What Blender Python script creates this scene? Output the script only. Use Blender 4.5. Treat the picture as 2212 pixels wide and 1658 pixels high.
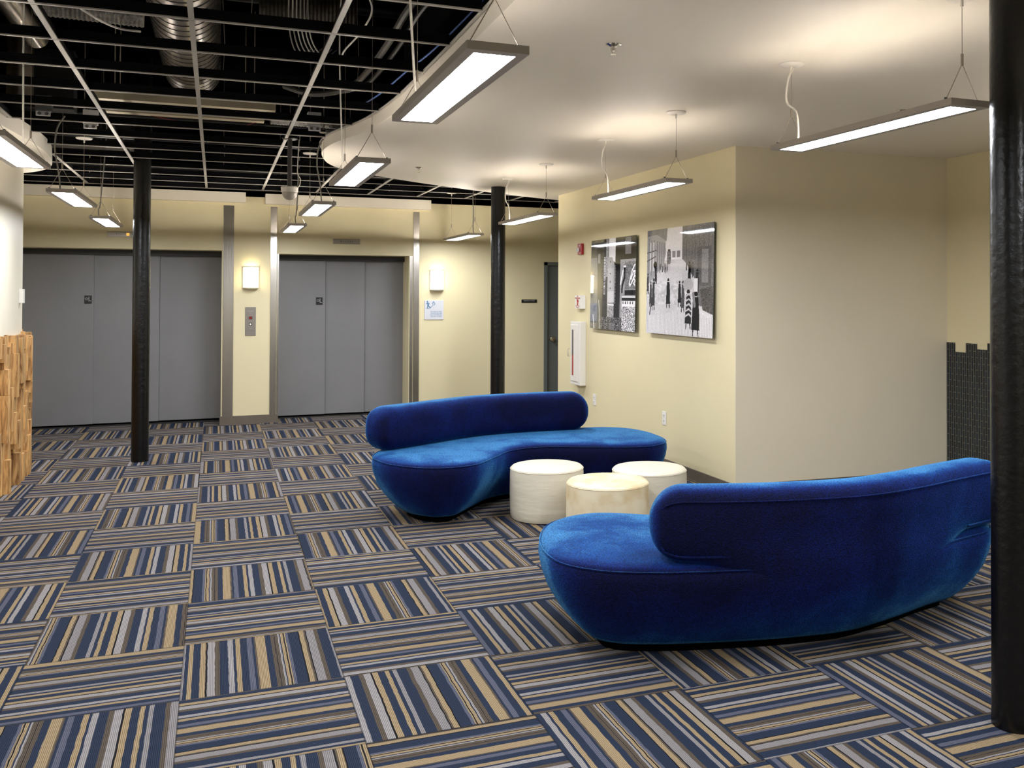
import bpy, math, random
import numpy as np
from mathutils import Vector, Matrix
random.seed(7)
for o in list(bpy.data.objects): bpy.data.objects.remove(o)
SC = bpy.context.scene
COL = SC.collection
pi = math.pi

# ---------------------------------------------------------------- camera
F, PITCH, ROLL, YAW, CAMZ = 2044.77, 0.014, -0.0026, 0.3844, 1.5562
CX, CY = 1293.85, 604.66
def basis():
    c, s = math.cos(YAW), math.sin(YAW); cp, sp = math.cos(PITCH), math.sin(PITCH); cr, sr = math.cos(ROLL), math.sin(ROLL)
    r = Vector((c, -s, 0)); fw = Vector((s, c, 0)); up = Vector((0, 0, 1))
    d = cp*fw + sp*up; u = -sp*fw + cp*up
    return cr*r - sr*u, sr*r + cr*u, d
rr, uu, dd = basis()
cam_d = bpy.data.cameras.new('camera')
cam = bpy.data.objects.new('camera', cam_d); COL.objects.link(cam)
m = Matrix.Identity(4)
for i in range(3):
    m[i][0] = rr[i]; m[i][1] = uu[i]; m[i][2] = -dd[i]
m[2][3] = CAMZ
cam.matrix_world = m
cam_d.sensor_width = 36; cam_d.lens = F/2212*36
cam_d.shift_x = -(CX-1106)/2212; cam_d.shift_y = (CY-829)/2212
cam_d.clip_start = 0.05; cam_d.clip_end = 60
SC.camera = cam

# ---------------------------------------------------------------- world, exposure
w = bpy.data.worlds.new('world'); SC.world = w; w.use_nodes = True
w.node_tree.nodes['Background'].inputs[0].default_value = (0.9, 0.93, 1, 1)
w.node_tree.nodes['Background'].inputs[1].default_value = 0.02
vs = SC.view_settings
vs.view_transform = 'Standard'; vs.look = 'None'; vs.gamma = 1; vs.use_curve_mapping = False
vs.exposure = 2.1
LAMP_DOWN, LAMP_UP, LAMP_UP_GRID, SCONCE = 15.3, 7.5, 42.0, 3.4

# ---------------------------------------------------------------- helpers
class MB:
    def __init__(s): s.v = []; s.f = []; s.m = []; s.sm = []
    def add(s, vs, fs, mi=0, smooth=False):
        b = len(s.v); s.v += [tuple(p) for p in vs]
        for f in fs: s.f.append([b+i for i in f]); s.m.append(mi); s.sm.append(smooth)
        return s
    def box(s, x0, y0, z0, x1, y1, z1, mi=0):
        x0, x1 = min(x0, x1), max(x0, x1); y0, y1 = min(y0, y1), max(y0, y1); z0, z1 = min(z0, z1), max(z0, z1)
        return s.add([(x0,y0,z0),(x1,y0,z0),(x1,y1,z0),(x0,y1,z0),(x0,y0,z1),(x1,y0,z1),(x1,y1,z1),(x0,y1,z1)],
              [(0,3,2,1),(4,5,6,7),(0,1,5,4),(1,2,6,5),(2,3,7,6),(3,0,4,7)], mi)
    def prism(s, pts, z0, z1, mi=0, smooth=False):
        n = len(pts)
        a = sum(pts[i][0]*pts[(i+1)%n][1]-pts[(i+1)%n][0]*pts[i][1] for i in range(n))
        if a < 0: pts = pts[::-1]
        s.add([(p[0],p[1],z0) for p in pts]+[(p[0],p[1],z1) for p in pts], [tuple(range(n))[::-1], tuple(range(n,2*n))], mi)
        b = len(s.v)-2*n
        for i in range(n):
            j = (i+1) % n
            s.f.append([b+i, b+j, b+n+j, b+n+i]); s.m.append(mi); s.sm.append(smooth)
        return s
    def tube(s, pts, r, n=8, mi=0, caps=True, closed=False, smooth=True):
        pts = [Vector(p) for p in pts]; N = len(pts)
        rs = r if isinstance(r, (list, tuple)) else [r]*N
        rings = []; prev = None
        for i, p in enumerate(pts):
            if closed: t = pts[(i+1) % N]-pts[i-1]
            else: t = pts[min(i+1, N-1)]-pts[max(i-1, 0)]
            t.normalize()
            if prev is None:
                a = Vector((0,0,1)) if abs(t.z) < .9 else Vector((1,0,0))
                u = t.cross(a).normalized()
            else: u = (prev - t*prev.dot(t)).normalized()
            prev = u; v = t.cross(u)
            rings.append([p+rs[i]*(math.cos(2*pi*k/n)*u+math.sin(2*pi*k/n)*v) for k in range(n)])
        V = [q for R in rings for q in R]; Fs = []
        M = N if closed else N-1
        for i in range(M):
            j = (i+1) % N
            for k in range(n): Fs.append((i*n+k, i*n+(k+1) % n, j*n+(k+1) % n, j*n+k))
        s.add(V, Fs, mi, smooth)
        if caps and not closed:
            b = len(s.v)-len(V)
            s.f.append([b+k for k in range(n)][::-1]); s.m.append(mi); s.sm.append(False)
            s.f.append([b+(N-1)*n+k for k in range(n)]); s.m.append(mi); s.sm.append(False)
        return s
    def cyl(s, c, r, h, n=24, mi=0): return s.tube([c, (c[0], c[1], c[2]+h)], r, n, mi)
    def lathe(s, c, prof, n=32, mi=0, axis='z'):
        V = []; Fs = []
        for (r, z) in prof:
            for k in range(n):
                a = 2*pi*k/n
                V.append((c[0]+r*math.cos(a), c[1]+r*math.sin(a), c[2]+z))
        for i in range(len(prof)-1):
            for k in range(n): Fs.append((i*n+k, i*n+(k+1) % n, (i+1)*n+(k+1) % n, (i+1)*n+k))
        s.add(V, Fs, mi, True)
        b = len(s.v)-len(V)
        if prof[0][0] > 1e-4: s.f.append([b+k for k in range(n)][::-1]); s.m.append(mi); s.sm.append(True)
        if prof[-1][0] > 1e-4: s.f.append([b+(len(prof)-1)*n+k for k in range(n)]); s.m.append(mi); s.sm.append(True)
        return s
    def build(s, name, mats, parent=None, bevel=0, sharp=40):
        me = bpy.data.meshes.new(name); me.from_pydata(s.v, [], s.f); me.validate()
        if not isinstance(mats, (list, tuple)): mats = [mats]
        for x in mats: me.materials.append(x)
        if len(me.polygons) == len(s.f):
            me.polygons.foreach_set('material_index', s.m); me.polygons.foreach_set('use_smooth', s.sm)
        me.update()
        if any(s.sm): me.set_sharp_from_angle(angle=math.radians(sharp))
        o = bpy.data.objects.new(name, me); COL.objects.link(o)
        if parent is not None:
            o.parent = parent; o.matrix_parent_inverse = Matrix.Identity(4)
        if bevel:
            b = o.modifiers.new('bevel', 'BEVEL'); b.width = bevel; b.segments = 2; b.limit_method = 'ANGLE'
        return o
def empty(name, loc=(0,0,0), rz=0):
    o = bpy.data.objects.new(name, None); COL.objects.link(o); o.location = loc; o.rotation_euler = (0,0,rz); o.empty_display_size = .1
    return o
def tag(o, label=None, cat=None, group=None, kind=None):
    if label: o['label'] = label
    if cat: o['category'] = cat
    if group: o['group'] = group
    if kind: o['kind'] = kind
    return o
def struct(name, mb, mat, label=None, parent=None, **k):
    o = mb.build(name, mat, parent, **k); o['kind'] = 'structure'
    if label: o['label'] = label
    return o
def text(name, body, size, loc, rot, mat, parent, align='CENTER', extrude=0.0004, spacing=1.0, line=1.0):
    c = bpy.data.curves.new(name, 'FONT'); c.body = body; c.size = size; c.align_x = align; c.align_y = 'CENTER'; c.extrude = extrude
    c.space_character = spacing; c.space_line = line
    t = bpy.data.objects.new(name, c); COL.objects.link(t)
    dg = bpy.context.evaluated_depsgraph_get()
    me = bpy.data.meshes.new_from_object(t.evaluated_get(dg)); bpy.data.objects.remove(t)
    me.materials.clear(); me.materials.append(mat)
    o = bpy.data.objects.new(name, me); COL.objects.link(o); o.location = loc; o.rotation_euler = rot
    o.parent = parent
    return o
def smooth_curve(pts, n, closed=False):
    P = [Vector(p) for p in pts]; out = []; N = len(P); M = N if closed else N-1
    for i in range(M):
        if closed: a, b, c, d = P[i-1], P[i], P[(i+1) % N], P[(i+2) % N]
        else: a, b, c, d = P[max(i-1,0)], P[i], P[i+1], P[min(i+2, N-1)]
        for k in range(n):
            t = k/n
            out.append(.5*((2*b)+(-a+c)*t+(2*a-5*b+4*c-d)*t*t+(-a+3*b-3*c+d)*t**3))
    if not closed: out.append(P[-1])
    return out
def resample(pts, n, closed=False):
    P = [Vector(p) for p in pts]
    if closed: P = P+[P[0]]
    L = [0]
    for i in range(1, len(P)): L.append(L[-1]+(P[i]-P[i-1]).length)
    out = []; j = 0; cnt = n if closed else n-1
    for k in range(n):
        s_ = L[-1]*k/cnt
        while j < len(L)-2 and L[j+1] < s_: j += 1
        t = (s_-L[j])/max(L[j+1]-L[j], 1e-9)
        out.append(P[j].lerp(P[j+1], min(max(t,0),1)))
    return out

# ---------------------------------------------------------------- materials
def newmat(name):
    mt = bpy.data.materials.new(name); mt.use_nodes = True
    nt = mt.node_tree; return mt, nt, nt.nodes['Principled BSDF']
def lin(c): return tuple((x/12.92 if x <= .04045 else ((x+.055)/1.055)**2.4) for x in [q/255 for q in c])
def mat(name, rgb, rough=.5, metal=0, noise=0, nscale=8, bump=0, bscale=60, spec=.5, coat=0, stretch=None):
    mt, nt, b = newmat(name); c = lin(rgb)
    b.inputs['Base Color'].default_value = (*c, 1); b.inputs['Roughness'].default_value = rough
    b.inputs['Metallic'].default_value = metal; b.inputs['Specular IOR Level'].default_value = spec
    b.inputs['Coat Weight'].default_value = coat
    tc = nt.nodes.new('ShaderNodeTexCoord'); mp = nt.nodes.new('ShaderNodeMapping')
    nt.links.new(tc.outputs['Object'], mp.inputs[0])
    if stretch: mp.inputs['Scale'].default_value = stretch
    if noise:
        n = nt.nodes.new('ShaderNodeTexNoise'); n.inputs['Scale'].default_value = nscale; n.inputs['Detail'].default_value = 5
        nt.links.new(mp.outputs[0], n.inputs['Vector'])
        r = nt.nodes.new('ShaderNodeMapRange'); r.inputs['From Min'].default_value = .3; r.inputs['From Max'].default_value = .7
        r.inputs['To Min'].default_value = 1-noise; r.inputs['To Max'].default_value = 1+noise
        nt.links.new(n.outputs[0], r.inputs[0])
        mx = nt.nodes.new('ShaderNodeMix'); mx.data_type = 'RGBA'; mx.blend_type = 'MULTIPLY'; mx.inputs[0].default_value = 1
        mx.inputs[6].default_value = (*c, 1); nt.links.new(r.outputs[0], mx.inputs[7]); nt.links.new(mx.outputs[2], b.inputs['Base Color'])
    if bump:
        n2 = nt.nodes.new('ShaderNodeTexNoise'); n2.inputs['Scale'].default_value = bscale; n2.inputs['Detail'].default_value = 4
        nt.links.new(mp.outputs[0], n2.inputs['Vector'])
        bp = nt.nodes.new('ShaderNodeBump'); bp.inputs['Strength'].default_value = bump; bp.inputs['Distance'].default_value = .01
        nt.links.new(n2.outputs[0], bp.inputs['Height']); nt.links.new(bp.outputs[0], b.inputs['Normal'])
    return mt
def emit(name, rgb, strength):
    mt, nt, b = newmat(name); b.inputs['Base Color'].default_value = (*lin(rgb), 1)
    b.inputs['Emission Color'].default_value = (*lin(rgb), 1); b.inputs['Emission Strength'].default_value = strength
    return mt
M = {}
M['wall'] = mat('cream_wall_paint', (226,214,174), .55, noise=.02, nscale=1.5, bump=.04, bscale=180)
M['wall_left'] = mat('white_wall_paint', (232,224,204), .5, bump=.03, bscale=150)
M['wall3'] = mat('beige_grey_wall_paint', (224,214,190), .6, noise=.03, nscale=1.2, bump=.03, bscale=180)
M['soffit'] = mat('soffit_white_paint', (242,236,224), .55, bump=.03, bscale=200)
M['header'] = mat('header_cream_paint', (235,226,206), .5)
M['black'] = mat('plenum_black_paint', (2.5,2.5,4), .9, noise=.4, nscale=4, spec=0)
M['black_gloss'] = mat('black_pipe_paint', (4,4,6), .4, noise=.3, nscale=6, spec=.25)
M['column'] = mat('column_black_enamel', (7,7,8), .3, noise=.2, nscale=9, bump=.3, bscale=28, spec=.4)
M['base'] = mat('rubber_baseboard', (104,94,82), .5, noise=.06, nscale=10)
M['door'] = mat('elevator_grey_paint', (128,127,128), .45, noise=.04, nscale=2, bump=.03, bscale=120)
M['door_dark'] = mat('dark_grey_frame', (36,35,35), .5)
M['door2'] = mat('charcoal_door_paint', (108,113,111), .45)
M['steel'] = mat('brushed_steel', (186,180,172), .24, 1, noise=.12, nscale=14, bump=.05, bscale=80, stretch=(1,1,.06))
M['plate'] = mat('dull_steel_plate', (150,143,134), .38, .8)
M['tee'] = mat('tee_face_white', (156,152,145), .4)
M['tee_web'] = mat('tee_web_black', (3,3,5), .6, spec=.1)
M['lampbody'] = mat('lamp_grey_enamel', (184,176,168), .4)
M['white'] = mat('white_plastic', (236,232,224), .4)
M['cord'] = mat('white_cord', (226,222,214), .5)
M['greycord'] = mat('grey_cord', (140,138,130), .5)
M['wire'] = mat('steel_cable', (170,160,148), .35, .7)
M['galv'] = mat('galvanised_duct', (178,170,160), .3, 1, noise=.25, nscale=5, bump=.05, bscale=20)
M['foil'] = mat('foil_insulation', (112,110,106), .4, .8, noise=.35, nscale=30, bump=.9, bscale=45)
M['darkfoil'] = mat('dark_foil', (60,56,50), .45, .6, noise=.4, nscale=12, bump=.9, bscale=18)
M['seam'] = mat('duct_seam_dark', (28,26,26), .6)
M['channel'] = mat('pale_channel', (190,180,155), .45, .2, noise=.1, nscale=3)
M['dkpipe'] = mat('dark_pipe', (13,12,12), .45, noise=.3, nscale=5)
M['redwire'] = mat('red_wire', (130,35,35), .5)
M['bluewire'] = mat('blue_wire', (90,120,190), .5)
M['greybox'] = mat('grey_box', (90,92,92), .5)
M['lens'] = emit('lamp_lens', (244,248,255), LAMP_DOWN)
M['uplens'] = emit('lamp_uplight', (255,249,241), LAMP_UP)
M['upflat'] = emit('lamp_top_glow', (255,249,241), .4)
M['uplens_grid'] = emit('lamp_uplight_strong', (255,249,241), LAMP_UP_GRID)
M['sconce_band'] = mat('sconce_trim', (214,204,184), .4)
M['sconce'] = emit('sconce_glass', (255,238,190), SCONCE)
M['amber'] = emit('amber_indicator', (255,170,70), .3)
M['redled'] = emit('red_digits', (225,40,25), .14)
M['signblack'] = mat('sign_black', (18,18,20), .4)
M['signwhite'] = mat('sign_white', (212,212,216), .4)
M['blueink'] = mat('sign_blue_ink', (50,120,165), .5)
M['redink'] = mat('red_ink', (190,38,34), .5)
M['redplastic'] = mat('red_plastic', (165,28,30), .3)
M['chrome'] = mat('chrome', (215,212,208), .12, 1)
M['satin'] = mat('satin_knob', (208,202,192), .25, 1)
M['glassy'] = mat('clear_strobe_lens', (225,225,225), .1, .3)
M['plinth'] = mat('black_plinth', (3,3,3), .8, spec=.05)
M['ottoman'] = mat('white_vinyl', (222,214,194), .42, noise=.03, nscale=3, bump=.3, bscale=9, stretch=(.6,.6,3))
M['camgrey'] = mat('camera_housing', (176,170,160), .4)
M['pipegrey'] = mat('pipe_dark_grey', (70,68,66), .35, .3)
M['bundle'] = mat('cable_sheath_grey', (66,64,60), .5, noise=.2, nscale=20)
M['bracket'] = mat('clear_bracket', (200,200,200), .3)

def velvet():
    mt, nt, b = newmat('blue_velvet')
    tc = nt.nodes.new('ShaderNodeTexCoord')
    n = nt.nodes.new('ShaderNodeTexNoise'); n.inputs['Scale'].default_value = 3.2; n.inputs['Detail'].default_value = 6; n.inputs['Roughness'].default_value = .62; n.inputs['Distortion'].default_value = .4
    nt.links.new(tc.outputs['Object'], n.inputs['Vector'])
    n2 = nt.nodes.new('ShaderNodeTexVoronoi'); n2.inputs['Scale'].default_value = 190
    nt.links.new(tc.outputs['Object'], n2.inputs['Vector'])
    mth = nt.nodes.new('ShaderNodeMath'); mth.operation = 'MULTIPLY_ADD'; mth.inputs[1].default_value = .5
    nr = nt.nodes.new('ShaderNodeMapRange'); nr.inputs['From Min'].default_value = .36; nr.inputs['From Max'].default_value = .64; nt.links.new(n.outputs[0], nr.inputs[0])
    nt.links.new(n2.outputs['Distance'], mth.inputs[0]); nt.links.new(nr.outputs[0], mth.inputs[2])
    cr = nt.nodes.new('ShaderNodeValToRGB'); cr.color_ramp.elements[0].position = .42; cr.color_ramp.elements[1].position = .86
    cr.color_ramp.elements[0].color = (*lin((3,10,52)), 1); cr.color_ramp.elements[1].color = (*lin((6,38,100)), 1)
    nt.links.new(mth.outputs[0], cr.inputs[0])
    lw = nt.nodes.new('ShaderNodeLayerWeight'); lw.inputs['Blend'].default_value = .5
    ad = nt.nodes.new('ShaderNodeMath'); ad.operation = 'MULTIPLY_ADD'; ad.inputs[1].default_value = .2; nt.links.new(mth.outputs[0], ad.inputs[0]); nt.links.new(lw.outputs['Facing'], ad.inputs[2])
    c2 = nt.nodes.new('ShaderNodeValToRGB'); e_ = c2.color_ramp.elements  # painted sheen: base colour goes from navy face-on to bright blue at grazing view
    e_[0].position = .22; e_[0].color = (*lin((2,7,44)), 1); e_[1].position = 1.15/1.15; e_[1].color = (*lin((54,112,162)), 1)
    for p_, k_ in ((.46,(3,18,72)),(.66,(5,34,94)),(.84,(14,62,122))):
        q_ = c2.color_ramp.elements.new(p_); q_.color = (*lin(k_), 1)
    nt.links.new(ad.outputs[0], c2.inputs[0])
    n3 = nt.nodes.new('ShaderNodeTexNoise'); n3.inputs['Scale'].default_value = 170; n3.inputs['Detail'].default_value = 3; nt.links.new(tc.outputs['Object'], n3.inputs['Vector'])
    mr3 = nt.nodes.new('ShaderNodeMapRange'); mr3.inputs['From Min'].default_value = .35; mr3.inputs['From Max'].default_value = .65; mr3.inputs['To Min'].default_value = .38; mr3.inputs['To Max'].default_value = 1.75
    nt.links.new(n3.outputs[0], mr3.inputs[0])
    mx3 = nt.nodes.new('ShaderNodeMix'); mx3.data_type = 'RGBA'; mx3.blend_type = 'MULTIPLY'; mx3.inputs[0].default_value = 1
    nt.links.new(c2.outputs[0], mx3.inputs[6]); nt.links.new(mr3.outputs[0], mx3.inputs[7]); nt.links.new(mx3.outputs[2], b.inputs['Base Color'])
    b.inputs['Roughness'].default_value = .85; b.inputs['Specular IOR Level'].default_value = .15
    b.inputs['Sheen Weight'].default_value = .18; b.inputs['Sheen Roughness'].default_value = .3; b.inputs['Sheen Tint'].default_value = (*lin((45,130,220)), 1)
    bp = nt.nodes.new('ShaderNodeBump'); bp.inputs['Strength'].default_value = .5; bp.inputs['Distance'].default_value = .004
    nt.links.new(n2.outputs['Distance'], bp.inputs['Height']); nt.links.new(bp.outputs[0], b.inputs['Normal'])
    return mt
M['velvet'] = velvet()

def stained():
    mt, nt, b = newmat('stained_cream_vinyl')
    tc = nt.nodes.new('ShaderNodeTexCoord'); n = nt.nodes.new('ShaderNodeTexNoise'); n.inputs['Scale'].default_value = 7; n.inputs['Detail'].default_value = 7
    nt.links.new(tc.outputs['Object'], n.inputs['Vector'])
    cr = nt.nodes.new('ShaderNodeValToRGB'); cr.color_ramp.elements[0].position = .3; cr.color_ramp.elements[0].color = (*lin((212,188,140)), 1)
    cr.color_ramp.elements[1].position = .58; cr.color_ramp.elements[1].color = (*lin((232,220,190)), 1)
    nt.links.new(n.outputs[0], cr.inputs[0]); nt.links.new(cr.outputs[0], b.inputs['Base Color']); b.inputs['Roughness'].default_value = .5
    return mt
M['ottoman2'] = stained()

TS = .61; OX = -.1924*TS; OY = 6.496*TS
def carpet():
    mt, nt, b = newmat('striped_carpet_tiles'); N = nt.nodes; L = nt.links
    def mth(op, a=None, b_=None, c=None):
        n = N.new('ShaderNodeMath'); n.operation = op
        for i, x in enumerate((a, b_, c)):
            if x is None: continue
            if isinstance(x, (int, float)): n.inputs[i].default_value = x
            else: L.new(x, n.inputs[i])
        return n.outputs[0]
    tc = N.new('ShaderNodeTexCoord'); sp = N.new('ShaderNodeSeparateXYZ'); L.new(tc.outputs['Object'], sp.inputs[0])
    u = mth('DIVIDE', mth('SUBTRACT', sp.outputs[0], OX), TS); v = mth('DIVIDE', mth('SUBTRACT', sp.outputs[1], OY), TS)
    iu = mth('FLOOR', u); iv = mth('FLOOR', v); fu = mth('FRACT', u); fv = mth('FRACT', v)
    par = mth('FLOORED_MODULO', mth('ADD', iu, iv), 2.0)
    mixf = mth('ADD', mth('MULTIPLY', fu, mth('SUBTRACT', 1.0, par)), mth('MULTIPLY', fv, par))   # across stripes
    mixg = mth('ADD', mth('MULTIPLY', fv, mth('SUBTRACT', 1.0, par)), mth('MULTIPLY', fu, par))   # along stripes
    cb = N.new('ShaderNodeCombineXYZ'); L.new(iu, cb.inputs[0]); L.new(iv, cb.inputs[1])
    wn = N.new('ShaderNodeTexWhiteNoise'); wn.noise_dimensions = '3D'; L.new(cb.outputs[0], wn.inputs['Vector'])
    sw = N.new('ShaderNodeSeparateColor'); L.new(wn.outputs['Color'], sw.inputs[0])
    flip = mth('GREATER_THAN', sw.outputs[0], .5)
    ff = mth('ADD', mth('MULTIPLY', mixf, mth('SUBTRACT', 1.0, mth('MULTIPLY', flip, 2.0))), flip)
    # wobble along stripe
    wb = N.new('ShaderNodeTexNoise'); wb.inputs['Scale'].default_value = 14; L.new(tc.outputs['Object'], wb.inputs['Vector'])
    ph = mth('FRACT', mth('ADD', mth('ADD', ff, mth('MULTIPLY', mth('SUBTRACT', wb.outputs[0], .5), .012)), sw.outputs[1]))
    navy=(40,49,68); dk=(22,22,26); tan=(152,132,102); lg=(132,127,127); gb=(88,90,104); br=(86,76,66); wh=(146,141,140)
    stops = [(0,navy),(55,tan),(90,navy),(125,lg),(165,navy),(255,br),(297,lg),(372,dk),(384,br),(400,tan),(445,dk),(455,navy),(553,gb),(580,tan),(592,dk),(602,tan),(628,navy),(640,wh),(660,br),(690,dk),(698,br),(728,navy),(784,tan),(874,br),(890,navy),(910,gb),(962,navy),(1025,tan),(1070,navy),(1095,wh),(1145,navy)]
    ramp = N.new('ShaderNodeValToRGB'); cr = ramp.color_ramp; cr.interpolation = 'CONSTANT'
    tail = [(1220,br),(1270,lg)]
    allst = stops[:30]
    while len(cr.elements) > 1: cr.elements.remove(cr.elements[-1])
    cr.elements[0].position = 0; cr.elements[0].color = (*lin(allst[0][1]), 1)
    for p, c in allst[1:]:
        e = cr.elements.new(p/1410); e.color = (*lin(c), 1)
    ramp2 = N.new('ShaderNodeValToRGB'); c2 = ramp2.color_ramp; c2.interpolation = 'CONSTANT'
    while len(c2.elements) > 1: c2.elements.remove(c2.elements[-1])
    c2.elements[0].position = 0; c2.elements[0].color = (*lin(navy), 1)
    for p, c in [(1145,navy),(1218,br),(1265,wh),(1330,dk),(1345,tan),(1395,navy)]:
        e = c2.elements.new(p/1410); e.color = (*lin(c), 1)
    L.new(ph, ramp.inputs[0]); L.new(ph, ramp2.inputs[0])
    mx = N.new('ShaderNodeMix'); mx.data_type = 'RGBA'; L.new(mth('GREATER_THAN', ph, 1145/1410), mx.inputs[0])
    L.new(ramp.outputs[0], mx.inputs[6]); L.new(ramp2.outputs[0], mx.inputs[7])
    # ribs across the stripe, loops along
    rib = mth('SINE', mth('MULTIPLY', mixf, 2*pi*104)); loop = mth('SINE', mth('MULTIPLY', mixg, 2*pi*90))
    fine = N.new('ShaderNodeTexNoise'); fine.inputs['Scale'].default_value = 260; fine.inputs['Detail'].default_value = 3; L.new(tc.outputs['Object'], fine.inputs['Vector'])
    ribv = mth('ADD', mth('MULTIPLY', rib, .34), mth('MULTIPLY', mth('MULTIPLY', loop, rib), .08))
    val = mth('ADD', mth('ADD', ribv, .80), mth('MULTIPLY', mth('SUBTRACT', fine.outputs[0], .5), .9))
    big = N.new('ShaderNodeTexNoise'); big.inputs['Scale'].default_value = .9; L.new(tc.outputs['Object'], big.inputs['Vector'])
    val = mth('MULTIPLY', val, mth('ADD', .92, mth('MULTIPLY', big.outputs[0], .16)))
    # tile seams
    ed = mth('MINIMUM', mth('MINIMUM', fu, mth('SUBTRACT', 1.0, fu)), mth('MINIMUM', fv, mth('SUBTRACT', 1.0, fv)))
    seam = mth('LESS_THAN', ed, .005)
    val = mth('MULTIPLY', val, mth('SUBTRACT', 1.0, mth('MULTIPLY', seam, .45)))
    mm = N.new('ShaderNodeMix'); mm.data_type = 'RGBA'; mm.blend_type = 'MULTIPLY'; mm.inputs[0].default_value = 1
    L.new(mx.outputs[2], mm.inputs[6]); L.new(val, mm.inputs[7]); L.new(mm.outputs[2], b.inputs['Base Color'])
    b.inputs['Roughness'].default_value = .95; b.inputs['Specular IOR Level'].default_value = .1
    bp = N.new('ShaderNodeBump'); bp.inputs['Strength'].default_value = .35; bp.inputs['Distance'].default_value = .003
    L.new(val, bp.inputs['Height']); L.new(bp.outputs[0], b.inputs['Normal'])
    return mt
M['carpet'] = carpet()

def woodmat():
    mt, nt, b = newmat('reclaimed_wood_blocks'); N = nt.nodes; L = nt.links
    tc = N.new('ShaderNodeTexCoord'); mp = N.new('ShaderNodeMapping'); mp.inputs['Scale'].default_value = (9, 9, 1.2)
    L.new(tc.outputs['Object'], mp.inputs[0])
    at = N.new('ShaderNodeAttribute'); at.attribute_name = 'rnd'
    ad = N.new('ShaderNodeVectorMath'); ad.operation = 'ADD'; L.new(mp.outputs[0], ad.inputs[0]); L.new(at.outputs['Vector'], ad.inputs[1])
    n = N.new('ShaderNodeTexNoise'); n.inputs['Scale'].default_value = 5; n.inputs['Detail'].default_value = 6; n.inputs['Distortion'].default_value = .8
    L.new(ad.outputs[0], n.inputs['Vector'])
    cr = N.new('ShaderNodeValToRGB'); cr.color_ramp.elements[0].position = .3; cr.color_ramp.elements[0].color = (*lin((128,84,44)), 1)
    cr.color_ramp.elements[1].position = .62; cr.color_ramp.elements[1].color = (*lin((222,176,112)), 1)
    L.new(n.outputs[0], cr.inputs[0])
    sp = N.new('ShaderNodeSeparateXYZ'); L.new(at.outputs['Vector'], sp.inputs[0])
    mr = N.new('ShaderNodeMapRange'); mr.inputs['From Max'].default_value = 10; mr.inputs['To Min'].default_value = .72; mr.inputs['To Max'].default_value = 1.12
    L.new(sp.outputs[0], mr.inputs[0])
    mm = N.new('ShaderNodeMix'); mm.data_type = 'RGBA'; mm.blend_type = 'MULTIPLY'; mm.inputs[0].default_value = 1
    L.new(cr.outputs[0], mm.inputs[6]); L.new(mr.outputs[0], mm.inputs[7]); L.new(mm.outputs[2], b.inputs['Base Color'])
    b.inputs['Roughness'].default_value = .65
    return mt
M['wood'] = woodmat()
def tilemat():
    mt, nt, b = newmat('dark_mosaic_tile'); N = nt.nodes; L = nt.links
    tc = N.new('ShaderNodeTexCoord'); sp = N.new('ShaderNodeSeparateXYZ'); L.new(tc.outputs['Object'], sp.inputs[0])
    cb = N.new('ShaderNodeCombineXYZ'); L.new(sp.outputs[2], cb.inputs[0]); L.new(sp.outputs[1], cb.inputs[1])
    br = N.new('ShaderNodeTexBrick'); br.inputs['Scale'].default_value = 1; br.inputs['Brick Width'].default_value = .1; br.inputs['Row Height'].default_value = .0247
    br.inputs['Mortar Size'].default_value = .0018; br.inputs['Mortar Smooth'].default_value = .2; br.inputs['Bias'].default_value = 0
    br.inputs['Color1'].default_value = (*lin((20,28,38)), 1); br.inputs['Color2'].default_value = (*lin((34,42,52)), 1); br.inputs['Mortar'].default_value = (*lin((112,108,84)), 1)
    L.new(cb.outputs[0], br.inputs['Vector']); L.new(br.outputs['Color'], b.inputs['Base Color']); b.inputs['Roughness'].default_value = .25
    return mt
M['tile'] = tilemat()
def printmat():
    mt, nt, b = newmat('glossy_photo_print'); at = nt.nodes.new('ShaderNodeAttribute'); at.attribute_name = 'art'
    nt.links.new(at.outputs['Color'], b.inputs['Base Color']); b.inputs['Roughness'].default_value = .04; b.inputs['Coat Weight'].default_value = .6; b.inputs['Coat Roughness'].default_value = .02
    b.inputs['Specular IOR Level'].default_value = .7
    return mt
M['print'] = printmat()
M['acrylic'] = mat('acrylic_edge', (70,78,72), .15)

# ---------------------------------------------------------------- room shell
ZS, ZG = 2.69, 2.76            # soffit underside, ceiling grid face
WX = 3.685                     # picture wall
S = MB(); S.add([(-4.2,-3.2,0),(8,-3.2,0),(8,13.4,0),(-4.2,13.4,0)], [(0,1,2,3)])
struct('floor', S, M['carpet'], 'striped carpet tiles in blue, tan and grey laid quarter turned')
S = MB(); S.box(-4.2,-3.2,3.75, 8,13.4,3.85)
struct('ceiling', S, M['black'], 'black painted deck above the open ceiling grid')
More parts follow.
